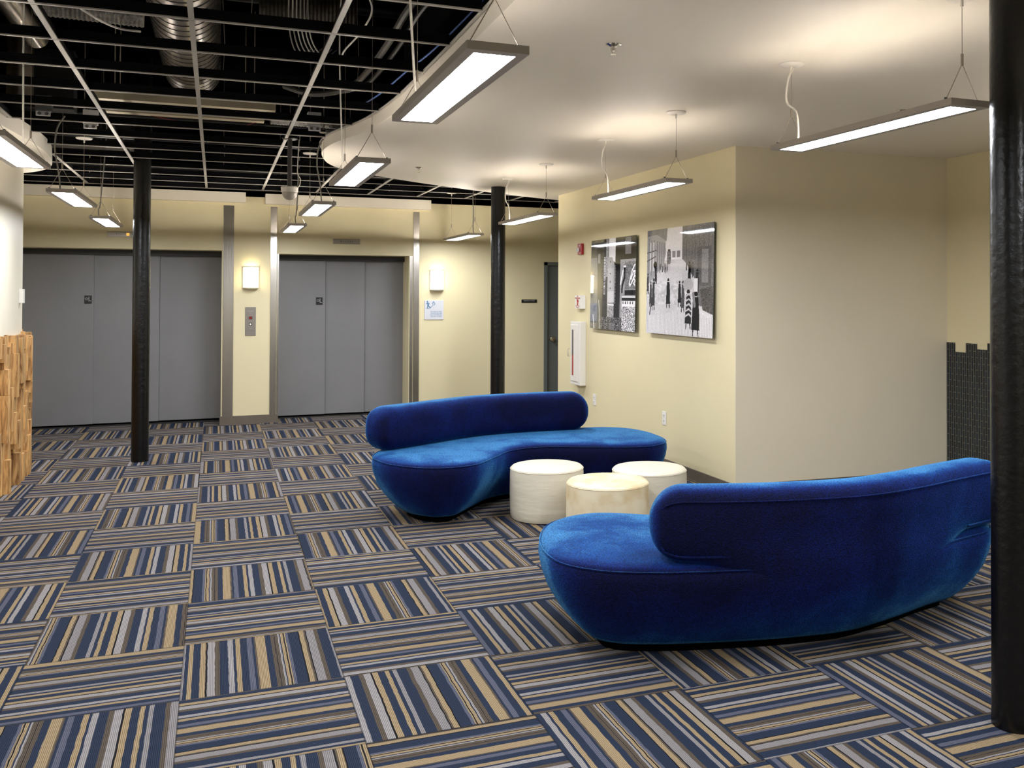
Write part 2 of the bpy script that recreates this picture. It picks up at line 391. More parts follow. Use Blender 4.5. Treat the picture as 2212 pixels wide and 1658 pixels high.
# far wall with the elevators
S = MB(); Y0, Y1 = 12.0, 12.6
S.box(-4.2,Y0,0, -2.1,Y1,2.695)
S.box(-2.1,Y0,2.05, .062,Y1,2.695)
S.box(.062,Y0,0, .70,Y1,2.695)
S.box(.70,Y0,2.022, 2.262,Y1,2.695)
S.box(2.262,Y0,0, 4.06,Y1,2.695)
S.box(4.06,Y0,1.972, 5.0,Y1,2.695)
S.box(5.0,Y0,0, 8,Y1,2.695)
struct('wall_far', S, M['wall'], 'cream wall with two elevator openings')
S = MB(); S.box(-4.2,13.2,0, 8,13.4,3.75); struct('wall_shaft', S, M['black'], 'black wall behind and above the cream elevator wall')
S = MB(); S.box(-3.0,11.9,2.617, .318,12.0,2.735); struct('trim_1', S, M['header'], 'cream header box over the left elevator', bevel=.003)
S = MB(); S.box(.537,11.9,2.609, 2.52,12.0,2.73); struct('trim_2', S, M['header'], 'cream header box over the right elevator', bevel=.003)
# picture wall block and right hand walls
S = MB(); S.prism([(WX,6.33),(5.75,6.235),(5.75,10.37),(WX,10.37)], 0, ZS); struct('wall_pictures', S, [M['wall']], 'cream wall with two framed street photographs')
S = MB(); S.prism([(WX+.001,6.33),(5.653,6.237),(5.653,6.23),(WX+.001,6.322)], 0, ZS); struct('wall_front', S, [M['wall3']], 'beige grey wall to the right of the corner')
S = MB(); S.box(5.653,-3.2,0, 5.8,6.24,ZS); struct('wall_right', S, M['wall'], 'cream wall above dark mosaic tiles')
S = MB(); S.box(-4.2,-3.3,0, 8,-3.2,3.75); struct('wall_back', S, M['wall'])
S = MB(); S.box(-4.3,-3.2,0, -4.2,13.4,3.75); struct('wall_outer', S, M['wall'])
S = MB(); S.box(8,-3.2,0, 8.1,13.4,3.75); struct('wall_corridor', S, M['wall'])
# soffit
edge = [(1.06,-3.2),(1.06,0),(1.06,2.5),(1.065,3.6),(1.065,4.6),(1.05,5.6),(1.025,6.2),(.965,6.75),(.88,7.13),(.815,7.42),(.785,7.72),(.79,8.0),(.845,8.34),(.91,8.6),(1.02,8.85),(1.19,9.07),(1.42,9.3),(2.02,9.79),(2.88,10.36),(3.66,10.78),(4.6,11.15),(5.9,11.4)]
e2 = resample(smooth_curve([(x,y,0) for x,y in edge], 8), 200)
def edge_x(y):
    c = [p.x for p, q in zip(e2[:-1], e2[1:]) if p.y <= y < q.y]
    return c[0] if c else 7.5
S = MB(); S.prism([(p.x,p.y) for p in e2]+[(5.9,-3.2)], ZS, ZG+.02, smooth=True)
struct('trim_3', S, M['soffit'], 'large curved white plaster soffit', sharp=30)
# grid edge angle following the soffit
S = MB(); S.tube([(p.x-.012, p.y-.004, ZG+.012) for p in e2 if -1 < p.y < 10.6], .008, 6)
struct('trim_4', S, M['tee'])
# left curved wall and its ring
wl = smooth_curve([(-2.1,-3.2,0),(-2.0,3.0,0),(-1.80,5.8,0),(-1.62,7.4,0),(-1.555,8.3,0),(-1.535,9.0,0),(-1.575,9.6,0),(-1.70,10.05,0),(-2.0,10.42,0),(-2.6,10.6,0),(-4.19,10.62,0)], 10)
S = MB(); S.prism([(p.x,p.y) for p in wl]+[(-4.19,-3.2)], 0, ZS, smooth=True)
struct('wall_left', S, M['wall_left'], 'white curved wall above reclaimed wood blocks')
rg = smooth_curve([(-1.9,-3.2,0),(-1.75,3.0,0),(-1.52,6.0,0),(-1.37,7.4,0),(-1.31,8.2,0),(-1.29,8.75,0),(-1.32,9.3,0),(-1.40,9.8,0),(-1.58,10.25,0),(-1.95,10.65,0),(-2.6,10.9,0),(-4.19,11,0)], 10)
S = MB(); S.prism([(p.x,p.y) for p in rg]+[(-4.19,-3.2)], ZS, ZG+.05, smooth=True)
struct('trim_5', S, M['soffit'], 'curved white soffit edge around the left wall')
def ring_x(y):
    c = [p.x for p, q in zip(rg[:-1], rg[1:]) if p.y <= y < q.y]
    return c[0] if c else -3.9
# baseboards
S = MB(); S.box(WX-.012,6.33,0, WX,10.38,.1); S.box(WX-.018,6.33,0, WX-.012,10.38,.012); struct('baseboard_pictures', S, M['base'], 'grey brown rubber baseboard under the photographs')
S = MB(); S.prism([(WX-.012,6.322),(5.653,6.229),(5.653,6.217),(WX-.012,6.31)], 0, .1); struct('baseboard_front', S, M['base'])
S = MB(); S.box(.05,11.988,0,.70,12.0,.098); S.box(2.30,11.988,0,4.0,12.0,.098); struct('baseboard_far', S, M['base'])

# ---------------------------------------------------------------- wood wainscot
S = MB(); rnd = []
wpts = resample([p for p in wl if 5.5 < p.y and p.x > -2.9], 400)
tot = sum((wpts[i+1]-wpts[i]).length for i in range(len(wpts)-1)); step = tot/399
i = 0
while i < 392:
    wdt = random.uniform(.055, .095); k = max(2, int(round(wdt/step))); j = min(i+k, 399)
    a, b2 = wpts[i], wpts[j]; t = (b2-a).normalized(); nrm = Vector((t.y, -t.x, 0))
    if nrm.x < 0 and a.y < 9.8: nrm = -nrm
    z = 0.0; top = 1.17+random.uniform(-.05, .05)
    while z < top-.03:
        h = random.uniform(.16, .5); z1 = min(z+h, top)
        if top-z1 < .08: z1 = top
        d = random.choice([.018,.03,.045,.06,.075,.085])
        p = [a, b2, b2+nrm*d, a+nrm*d]
        S.prism([(q.x,q.y) for q in p], z, z1-.002)
        r = (random.uniform(0,10), random.uniform(0,10), random.uniform(0,10)); rnd += [r]*6
        z = z1
    i = j
o = S.build('wood_block_cladding', M['wood']); tag(o, 'rough reclaimed wood block cladding on the lower part of the curved white wall', 'wall cladding')
at = o.data.attributes.new('rnd', 'FLOAT_VECTOR', 'FACE'); at.data.foreach_set('vector', [c for r in rnd for c in r][:len(o.data.polygons)*3])
# tile wainscot
S = MB(); yy = 6.237
for (y1, zt) in [(6.137,1.158),(6.012,1.083),(5.895,1.16),(5.78,1.117),(5.66,1.17),(5.5,1.09),(5.3,1.15),(5.05,1.1),(4.8,1.16),(4.5,1.09),(4.0,1.14),(3.2,1.1),(2,1.15),(-3.1,1.12)]:
    S.box(5.645,y1,0, 5.653,yy,zt); yy = y1
o = S.build('mosaic_tile_wainscot', M['tile']); tag(o, 'dark narrow mosaic tile wainscot with a stepped top edge', 'wall tiles')

# ---------------------------------------------------------------- elevators, doors
def elevator(name, seams, ztop, sx, sz, lab):
    e = empty(name, (seams[0], 12.35, 0)); tag(e, lab, None, None, 'structure')
    x0 = seams[0]
    for i in range(3):
        a, b_ = seams[i], seams[i+1]; dy = .0 + .028*i if True else 0
        S = MB(); S.box(a-x0-.01, dy, .03, b_-x0+.01, dy+.025, ztop-.07)
        S.build('door_panel', M['door'], e, bevel=.004)
    S = MB(); S.box(-.03, -.04, ztop-.072, seams[3]-x0+.03, .25, ztop+.03); S.build('header_track', M['door_dark'], e)
    S = MB(); S.box(-.03, -.02, 0, seams[3]-x0+.03, .1, .012); S.build('sill', M['door_dark'], e)
    S = MB(); S.box(-.2, .12, 0, seams[3]-x0+.2, .14, ztop); S.build('shaft_back', M['black'], e)
    return e
elevator('door_1', [-2.06,-1.32,-.63,.062], 2.06, 0, 0, 'wide grey three panel elevator door on the left')
elevator('door_2', [.70,1.27,1.757,2.262], 2.03, 0, 0, 'grey three panel elevator door on the right')
# star L markers
def star_sign(x0, x1, z0, z1, lab):
    e = empty('floor_marker', ((x0+x1)/2, 12.345, z0)); w_, h = x1-x0, z1-z0
    S = MB(); S.box(-w_/2,-.004,0, w_/2,0.004,h); S.build('plate', M['signblack'], e)
    S = MB(); pts = []
    for k in range(10):
        a = pi/2+k*pi/5; r = .019 if k % 2 == 0 else .0085
        pts.append((-.0165+r*math.cos(a), -.0055, h*.58+r*math.sin(a)))
    S.tube(pts, .0016, 5, closed=True); S.build('star', M['signwhite'], e)
    S = MB(); S.box(.006,-.0065,h*.3, .0105,-.004,h*.86); S.box(.006,-.0065,h*.3, .032,-.004,h*.36); S.build('letter', M['signwhite'], e)
    tag(e, lab, 'sign', 'elevator floor markers')
star_sign(-1.405,-1.33,1.424,1.516, 'small black plate reading star L on the left elevator door')
star_sign(1.165,1.243,1.404,1.496, 'small black plate reading star L on the right elevator door')
# steel corner guards
def guard(x0, x1, lab, leg=None):
    e = empty('corner_guard', (x0, 12.0, 0)); 
    S = MB(); S.box(0,-.010,0, x1-x0,-.001,2.583); S.build('face', M['steel'], e, bevel=.002)
    if leg: S = MB(); S.box(leg[0]-x0,-.006,.0, leg[1]-x0,-.001,2.02); S.build('door_frame_strip', M['steel'], e)
    tag(e, lab, 'corner guard', 'steel corner guards beside the elevators')
guard(.076,.193,'wide brushed steel strip at the right edge of the left elevator')
guard(.602,.676,'brushed steel strip at the left edge of the right elevator', (.68,.700))
guard(2.315,2.39,'brushed steel strip at the right edge of the right elevator', (2.27,2.308))
# charcoal door on the far wall
d = empty('door_3', (4.06,12.05,0)); tag(d, 'charcoal door beside the electrical room plate', None, None, 'structure')
S = MB(); S.box(0,-.065,0,.05,.02,1.972); S.box(0,-.065,1.925,.94,.02,1.972); S.box(.89,-.065,0,.94,.02,1.972); S.build('frame', M['door2'], d, bevel=.003)
S = MB(); S.box(.055,-.03,.01,.885,.015,1.92); S.build('leaf', M['door2'], d)
S = MB(); S.tube([(.118,-.03,.944),(.118,-.035,.944),(.118,-.036,.944),(.118,-.06,.944),(.118,-.07,.944),(.118,-.085,.944),(.118,-.098,.944),(.118,-.102,.944)], [.036,.036,.014,.014,.030,.037,.030,.010], 20); S.build('knob', M['satin'], d)
S = MB(); S.box(.046,-.045,.91,.056,-.03,.99); S.build('strike_plate', M['plate'], d)

def plate_sign(name, x0, x1, z0, z1, m_, dep, lab, cat):
    e = empty(name, ((x0+x1)/2, 12.0, z0)); w_, h = x1-x0, z1-z0
    S = MB(); S.box(-w_/2,-dep,0, w_/2,0,h); S.build('plate', m_, e, bevel=.0015); tag(e, lab, cat); return e, w_, h
FR = (pi/2, 0, 0)
e, w_, h = plate_sign('room_sign', 3.748,3.963,1.428,1.472, M['signblack'], .006, 'narrow black plate reading ELECTRICAL ROOM beside the charcoal door', 'sign')
text('lettering', 'ELECTRICAL ROOM', .017, (0,-.0065,h*.62), FR, M['signwhite'], e)
e, w_, h = plate_sign('fire_safety_sign', 2.457,2.704,1.217,1.462, M['signwhite'], .012, 'square pale grey fire safety sign with a blue figure under the right wall lamp', 'sign')
text('lettering', 'IN CASE OF FIRE,\nELEVATORS ARE\nOUT OF SERVICE.\nUSE EXIT STAIRS.', .0195, (w_/2-.022,-.0125,h*.28), FR, M['blueink'], e, 'RIGHT', line=1.05)
S = MB(); Yf = -.0135
def stroke(S, pts, r): S.tube([(x,Yf,z) for x,z in pts], r, 6)
fx, fz = -.084, .175
S.tube([(fx,Yf-.001,.232),(fx,Yf+.001,.232)], .0085, 14)
stroke(S, [(fx+.001,.217),(fx+.008,.19),(fx+.006,.178)], .0075); stroke(S, [(fx+.002,.216),(fx-.012,.208),(fx-.02,.196)], .0032); stroke(S, [(fx+.008,.214),(fx+.024,.205),(fx+.02,.192)], .0032)
stroke(S, [(fx+.004,.178),(fx+.002,.16),(fx+.0,.145)], .005); stroke(S, [(fx+.009,.178),(fx+.024,.163),(fx+.036,.152)], .005)
stroke(S, [(fx-.022,.142),(fx+.03,.142),(fx+.034,.155),(fx+.046,.155),(fx+.046,.166),(fx+.06,.166),(fx+.06,.178),(fx+.073,.178),(fx+.073,.188),(fx+.096,.188)], .0022)
stroke(S, [(fx+.064,.19),(fx+.064,.203),(fx+.077,.226),(fx+.093,.203),(fx+.093,.19)], .0026); stroke(S, [(fx+.06,.203),(fx+.077,.23),(fx+.096,.203)], .0024)
S.build('pictogram', M['blueink'], e)
# hall call panel
e, w_, h = plate_sign('call_panel', .323,.442,1.042,1.382, M['plate'], .006, 'steel elevator call panel with red display and round button under the left wall lamp', 'elevator call panel')
S = MB(); S.box(-.036,-.009,.06,.036,-.006,.29); S.build('cover_plate', M['plate'], e, bevel=.001)
S = MB(); S.box(-.02,-.0105,.195,.02,-.009,.228); S.build('display', M['signblack'], e)
text('digits', '21', .034, (0,-.011,.2115), FR, M['redled'], e)
S = MB(); S.box(-.017,-.0105,.12,.017,-.009,.154); S.build('button_surround', M['signblack'], e)
S = MB(); S.tube([(0,-.010,.137),(0,-.0135,.137)], .0115, 18); S.build('button', M['white'], e)
for zz in (.085,.27,.328):
    S = MB(); S.tube([(0,-.006,zz),(0,-.0105,zz)], .004, 8); S.build('screw', M['satin'], e)
text('lettering', 'IN CASE OF FIRE', .0085, (0,-.0065,.292), FR, M['signwhite'], e)
# floor indicators
e, w_, h = plate_sign('floor_indicator', -1.145,-.80,2.184,2.243, M['plate'], .008, 'steel floor indicator with one amber square lit above the left elevator', 'floor indicator')
S = MB(); S.box(-.012+.035,-.0105,.014,.018+.035,-.008,.044); S.build('lit_floor', M['amber'], e, bevel=.004)
text('lettering', 'B 1 L', .026, (-.052,-.0085,.03), FR, M['door_dark'], e, spacing=1.15); text('lettering', '2 3 4', .026, (.105,-.0085,.03), FR, M['door_dark'], e, spacing=1.15)
e, w_, h = plate_sign('floor_indicator', 1.328,1.653,2.155,2.219, M['plate'], .008, 'unlit steel floor indicator above the right elevator', 'floor indicator')
text('lettering', 'B 1 L 2 3 4', .03, (0,-.0085,.033), FR, M['door_dark'], e, spacing=1.1)
# wall sconces
def sconce(x, zb, lab):
    e = empty('wall_sconce', (x, 12.0, zb)); R = .084; D = .085; H = .25
    def arc(r, d, n=20): return [(r*math.cos(pi+pi*k/n), d*math.sin(pi+pi*k/n)) for k in range(n+1)]
    S = MB(); S.box(-R-.006,-.008,-.005,R+.006,0,H+.005); S.build('back_plate', M['satin'], e)
    S = MB(); S.prism(arc(R-.004,D-.006), .008, H-.008, smooth=True); S.build('glass', M['sconce'], e)
    for z in (.0,.035,H-.035,H):
        S = MB(); S.tube([(a,b_,z) for a,b_ in arc(R,D)], .0045, 6); S.build('band', M['sconce_band'], e)
    for sx in (-1,1):
        S = MB(); S.box(sx*R-.005,-.014,0,sx*R+.005,-.004,H); S.build('side_bar', M['sconce_band'], e)
    S = MB(); S.prism([(0,0)]+arc(R-.002,D-.003), -.012, 0.002); S.build('bottom_cap', M['sconce_band'], e)
    tag(e, lab, 'wall lamp', 'wall sconces by the elevators')
sconce(.382,1.61,'lit glass wall lamp on the pier between the two elevators')
sconce(2.615,1.596,'lit glass wall lamp right of the right elevator above the fire sign')

# ---------------------------------------------------------------- columns
def column(x, y, r, zt, lab):
    S = MB(); n = 28
    S.lathe((x,y,0), [(r*1.01,0),(r*.995,.3),(r,.8),(r*1.005,1.4),(r*.995,2.0),(r,zt)], n)
    o = S.build('column', M['column']); o['label'] = lab; o['category'] = 'column'; o['group'] = 'black cast iron columns'
column(-.640,9.70,.074,3.75,'black cast iron column standing before the left elevator')
column(2.795,9.79,.076,2.69,'black cast iron column rising behind the far blue sofa')
column(2.692,2.632,.078,2.69,'black cast iron column at the right edge, beside the near sofa')

# ---------------------------------------------------------------- sofas
OUT = [(1.02,6.76),(1.03,6.57),(1.09,6.38),(1.25,6.19),(1.44,6.13),(1.63,6.19),(1.83,6.43),(2.01,6.64),(2.26,6.70),(2.57,6.58),(2.88,6.46),(3.07,6.46),(3.25,6.62),(3.32,6.95),(3.27,7.28),(3.10,7.45),(2.85,7.51),(2.5,7.518),(2.2,7.50),(1.9,7.445),(1.62,7.31),(1.36,7.15),(1.12,7.0)]
SC0 = Vector((2.2,6.85,0))
out = resample(smooth_curve([(x-SC0.x,y-SC0.y,0) for x,y in OUT], 10, True), 180, True)
def offset(pts, d):
    n = len(pts); r = []
    for i in range(n):
        t = (pts[(i+2) % n]-pts[i-2]).normalized(); r.append(pts[i]+Vector((-t.y, t.x, 0))*d)
    return r
area = sum(out[i].x*out[(i+1)%180].y-out[(i+1)%180].x*out[i].y for i in range(180))
sg = 1 if area > 0 else -1
def bolster_frame(CL, n):
    cf = resample(smooth_curve([(x-SC0.x,y-SC0.y,0) for x,y in CL], 8), 800); fr = []
    c = []
    for i in range(n):
        q = (1-math.cos(pi*i/(n-1)))/2*799; k = min(int(q), 798); c.append(cf[k].lerp(cf[k+1], q-k))
    for i in range(n):
        t = (c[min(i+1,n-1)]-c[max(i-1,0)]).normalized(); fr.append((c[i], t, Vector((-t.y,t.x,0))))
    return fr
def make_sofa(loc, rz, lab):
    e = empty('serpentine_sofa', loc, rz)
    prof = [(.19,.05),(.165,.070),(.12,.115),(.075,.17),(.035,.235),(.01,.305),(0,.36),(.002,.39),(.008,.404),(.012,.407),(.014,.413),(.035,.424),(.08,.431),(.13,.434)]
    S = MB(); V = []; n = 180
    for d, z in prof:
        for p in offset(out, sg*d): V.append((p.x,p.y,z))
    Fs = []
    for i in range(len(prof)-1):
        for k in range(n):
            q = (i*n+k, i*n+(k+1)%n, (i+1)*n+(k+1)%n, (i+1)*n+k); Fs.append(q if sg > 0 else q[::-1])
    Fs.append(list(range(n))[::-sg] if sg>0 else list(range(n))); top = [(len(prof)-1)*n+k for k in range(n)]; Fs.append(top if sg>0 else top[::-1])
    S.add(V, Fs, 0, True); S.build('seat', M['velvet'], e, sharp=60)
    S = MB(); S.tube([(p.x,p.y,.409) for p in offset(out, sg*.006)], .0035, 6, closed=True); S.build('seat_piping', M['velvet'], e)
    S = MB(); S.prism([(p.x,p.y) for p in offset(out, sg*.245)[::2]], 0, .055); S.build('plinth', M['plinth'], e)
    # back bolster
    NU = 90; fr = bolster_frame([(1.02,6.835),(1.15,6.9),(1.34,7.005),(1.5,7.10),(1.68,7.208),(1.93,7.325),(2.18,7.375),(2.45,7.39),(2.7,7.375),(2.875,7.345)], NU)
    L = sum((fr[i+1][0]-fr[i][0]).length for i in range(NU-1)); z0, z1 = .425, .742; zc = (z0+z1)/2; hh = (z1-z0)/2; R = .15; NV = 36
    V = []; us = []
    hitd = []
    for c, T, Nn in fr:
        best = .125
        for a_, b_ in zip(out, out[1:]+out[:1]):
            e_ = b_-a_; den = Nn.x*e_.y-Nn.y*e_.x
            if abs(den) < 1e-9: continue
            q_ = a_-c; tt = (q_.x*e_.y-q_.y*e_.x)/den; ss = (q_.x*Nn.y-q_.y*Nn.x)/den
            if 0 <= ss <= 1 and .02 < tt < .3: best = tt
        hitd.append(best)
    for i in range(NU):
        s_ = L*(1-math.cos(pi*i/(NU-1)))/2; t = min(s_, L-s_)
        ch = math.sqrt(max(0, 1-(1-min(t/R,1))**2)); cw = math.sqrt(max(0, 1-(1-min(t/.07,1))**2))
        us.append((ch, cw))
        c, T, Nn = fr[i]
        for k in range(NV):
            a = 2*pi*k/NV; ca, sa = math.cos(a), math.sin(a)
            ex = .62 if ca > 0 else .42           # rear (ca>0) flatter
            xx = math.copysign(abs(ca)**(.45 if ca > 0 else .8), ca); zz = math.copysign(abs(sa)**.72, sa)
            X_, Z_ = .125*xx*cw, zc+hh*zz*ch
            if k == 0 or k > NV*3//4:
                f = 0 if k == 0 else (NV-k)/(NV/4)
                dd_ = hitd[i]; tz = zc-(zc-.16)*min(f/.88, 1)
                off_ = np.interp(tz, [.06,.115,.17,.235,.305,.36], [.20,.12,.075,.035,.01,0])
                tx = dd_-off_+(.004 if tz > .40 else .004-.012*min((.40-tz)/.2, 1))
                if tz > .5: tx = min(tx, dd_-.0) 
                if f > .88: tx *= (1-(f-.88)/.12)
                m_ = min(max((t-(.16 if s_ > L/2 else .34))/.42,0),1); m_ = m_*m_*(3-2*m_)
                X_, Z_ = X_+(tx-X_)*m_, Z_+(tz-Z_)*m_
            V.append(tuple(c+Nn*X_+Vector((0,0,Z_))))
    Fs = [(i*NV+k, (i+1)*NV+k, (i+1)*NV+(k+1)%NV, i*NV+(k+1)%NV) for i in range(NU-1) for k in range(NV)]
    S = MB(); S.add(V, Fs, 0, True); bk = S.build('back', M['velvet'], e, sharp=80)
    # piping around the rear face, seams on the front face
    pts = []; low = []; hi2 = []
    for i in range(1, NU-1):
        c, T, Nn = fr[i]; ch, cw = us[i]; s_ = L*(1-math.cos(pi*i/(NU-1)))/2
        e_ = T*(-.012 if s_ < .05 else (.012 if L-s_ < .05 else 0))
        pts.append(c-e_+Nn*(.119*cw)+Vector((0,0,zc+(hh-.05)*ch)))
        if s_ < .40: low.append(c-e_+Nn*(.121*cw)+Vector((0,0,zc-(hh-.04)*ch)))
        if L-s_ < .40: hi2.append(c-e_+Nn*(.121*cw)+Vector((0,0,zc-(hh-.04)*ch)))
    path = resample(low[::-1]+pts+hi2[::-1], 160)
    S = MB(); S.tube(path, .004, 6); S.build('piping', M['velvet'], bk)
    for i in (26,41,54):
        c, T, Nn = fr[i]; q = []
        for k in range(8, 19):
            a = pi*(k/18.0)*1.0 + pi*.33
            ca, sa = math.cos(a), math.sin(a)
            if ca > .25: continue
            xx = math.copysign(abs(ca)**.8, ca) if ca < 0 else abs(ca)**.45; zz = math.copysign(abs(sa)**.72, sa)
            q.append(c+Nn*(.1262*xx)+Vector((0,0,zc+(hh+.001)*zz)))
        if len(q) > 2:
            S = MB(); S.tube(q, .0022, 5); S.build('seam', M['velvet'], bk)
    tag(e, lab, 'sofa', 'curved blue velvet sofas')
    return e
make_sofa((2.2,6.85,0), 0, 'far curved blue velvet sofa, its seat facing us in front of the cream wall')
make_sofa((2.50,3.99,0), math.radians(165.4), 'near curved blue velvet sofa with its back turned to us')

# ---------------------------------------------------------------- ottomans
def ottoman(x, y, r, h, m_, lab, rz):
    e = empty('round_ottoman', (x,y,0), rz)
    S = MB(); S.lathe((0,0,0), [(r-.03,.002),(r-.012,.006),(r-.002,.03),(r,.08),(r+.002,.2),(r,h-.05),(r-.002,h-.026),(r-.006,h-.022)], 64); S.build('body', m_, e)
    S = MB(); S.lathe((0,0,0), [(r-.006,h-.024),(r-.004,h-.016),(r-.016,h-.005),(r-.045,h),(r*.5,h+.004),(.001,h+.006)], 64); S.build('top', m_, e)
    S = MB(); S.tube([((r-.003)*math.cos(2*pi*k/64),(r-.003)*math.sin(2*pi*k/64),h-.022) for k in range(64)], .0035, 6, closed=True); S.build('piping', m_, e)
    tag(e, lab, 'ottoman', 'round ottomans between the sofas')
ottoman(2.15,6.275,.256,.362,M['ottoman'],'white round ottoman on the left, creased below its rim',0)
ottoman(2.345,5.64,.265,.362,M['ottoman2'],'stained cream round ottoman, the front one of three',.4)
ottoman(2.79,5.96,.258,.36,M['ottoman'],'white round ottoman on the right behind the stained one',1.1)

# ---------------------------------------------------------------- pendant lamps
LL, LW, LH = 1.24, .186, .025
def pendant(x, y, z, ztop, far_cord, lab, canopies=True, cordmat=None, bow=.02):
    e = empty('pendant_lamp', (x,y,z)); hl, hw = LL/2, LW/2; bw = .03
    S = MB()
    S.box(-hw,-hl,0,-hw+.006,hl,LH); S.box(hw-.006,-hl,0,hw,hl,LH)
    S.box(-hw+.006,-hl,0,hw-.006,-hl+.006,LH); S.box(-hw+.006,hl-.006,0,hw-.006,hl,LH)
    S.box(-hw+.006,-hl+.006,0,-hw+bw,hl-.006,.004); S.box(hw-bw,-hl+.006,0,hw-.006,hl-.006,.004)
    S.box(-hw+bw,-hl+.006,0,hw-bw,-hl+bw+.01,.004); S.box(-hw+bw,hl-bw-.01,0,hw-bw,hl-.006,.004)
    S.box(-hw+.006,-hl+.006,.009,hw-.006,hl-.006,.012)
    S.build('housing', M['lampbody'], e)
    S = MB(); S.add([(-hw+bw-.002,-hl+bw+.006,.0015),(hw-bw+.002,-hl+bw+.006,.0015),(hw-bw+.002,hl-bw-.006,.0015),(-hw+bw-.002,hl-bw-.006,.0015)], [(3,2,1,0)]); S.build('lens', M['lens'], e)
    S = MB(); S.add([(-.05,-hl+.08,.0123),(.05,-hl+.08,.0123),(.05,hl-.08,.0123),(-.05,hl-.08,.0123)], [(0,1,2,3)]); 
    for sx in (-.003,.003):
        c_ = [(sx,-hl+.09,.0125),(sx,-hl+.09,.0245),(sx,hl-.09,.0245),(sx,hl-.09,.0125)]
        S.add(c_, [(0,1,2,3) if sx < 0 else (3,2,1,0)], 1)
    S.build('top_diffuser', [M['upflat'], M['uplens' if ztop < 2.7 or y < 9 else 'uplens_grid']], e)
    zc = ztop-z; zfull = zc
    for sy in (-1,1):
        yy = sy*(hl-.045); hg = .165
        for sx in (-1,1):
            S = MB(); S.tube([(sx*(hw-.016),yy,LH+.004),(sx*.002,yy,hg)], .0016, 5); S.build('yoke_wire', M['wire'], e)
            S = MB(); S.cyl((sx*(hw-.014),yy,LH-.002), .006, .012, 8); S.build('screw', M['greybox'], e)
        S = MB(); S.cyl((0,yy,hg-.004), .0055, .045, 8); S.build('cable_gripper', M['wire'], e)
        S = MB(); S.tube([(0,yy,hg+.04),(0,yy,zc-.004)], .0013, 5); S.build('cable', M['wire'], e)
        if canopies is True or canopies == sy:
            S = MB(); S.lathe((0,yy,zc-.012), [(.001,-.002),(.03,-.003),(.055,0),(.062,.006),(.062,.0118)], 32); S.cyl((0,yy,zc-.042), .006, .032, 8); S.build('canopy', M['white'], e)
            if ztop > 2.7:
                S = MB(); S.cyl((0,yy,zc), .004, 3.75-ztop, 8); S.build('hanger_rod', M['wire'], e)
    sy = 1 if far_cord else -1; yy = sy*(hl-.12 if far_cord else hl-.05); xs = -.018
    P = smooth_curve([(xs+.005,yy,LH-.003),(xs,yy-.01*sy,LH+.07),(xs-bow*.3,yy,LH+.15),(xs-bow,sy*(hl-.06),zc*.55),(xs-bow*.6,sy*(hl-.06),zc*.8),(.012,sy*(hl-.052),zc-.02)], 6)
    S = MB(); S.tube(P, .0052, 8); S.build('power_cord', cordmat or M['cord'], e)
    tag(e, lab, 'pendant lamp', 'long pendant lamps')
    return e
ZD = 3.75
pendant(.75,3.25,2.252,ZD,True,'largest and nearest grey pendant lamp of the middle row, under the soffit edge',False,bow=.03)
pendant(.765,5.70,2.246,ZD,True,'second pendant lamp of the middle row, left of the soffit tip',False)
pendant(.77,8.21,2.24,2.80,False,'third pendant lamp of the middle row, beside the ceiling camera',True,M['greycord'],bow=.03)
pendant(.765,10.70,2.237,3.75,False,'farthest pendant lamp of the middle row, before the right elevator',False,M['greycord'],bow=-.04)
pendant(2.62,3.38,2.262,ZS,True,'large pendant lamp near the black column at the right edge')
pendant(2.655,5.86,2.245,ZS,True,'pendant lamp in front of the street photographs')
pendant(2.68,8.44,2.235,ZS,True,'pendant lamp partly in front of the middle black column')
pendant(2.70,10.98,2.205,2.80,False,'small far pendant lamp near the fire safety sign',True,M['greycord'],bow=.0)
pendant(-.965,5.50,2.25,ZD,True,'pendant lamp cut off by the left edge of the picture',False)
pendant(-.995,8.05,2.243,2.80,False,'pendant lamp hanging left of the left column, the nearer of two',1,M['greycord'],bow=.03)
pendant(-1.0,10.45,2.235,3.75,False,'far pendant lamp hanging above the left elevator door',False,M['greycord'],bow=-.06)
# unseen lamps added for the light the room needs; most extend the seen rows
pendant(.74,.75,2.25,ZD,True,'unseen pendant lamp added to the middle row behind the viewpoint',False)
pendant(2.62,.9,2.25,ZS,True,'unseen pendant lamp added to the right row behind the viewpoint')
pendant(-.96,3.0,2.25,ZD,True,'unseen pendant lamp added to the left row nearest the viewpoint',False)

pendant(.74,-1.7,2.25,ZD,True,'second unseen pendant lamp added to the middle row behind the viewpoint',False)
pendant(2.62,-1.6,2.25,ZS,True,'second unseen pendant lamp added to the right row behind the viewpoint')
pendant(4.5,.9,2.25,ZS,True,'unseen pendant lamp added far to the right of the viewpoint')  # this lamp and the next are added to light the right-hand walls
pendant(4.5,3.5,2.25,ZS,True,'unseen pendant lamp added just beyond the right edge of the picture')
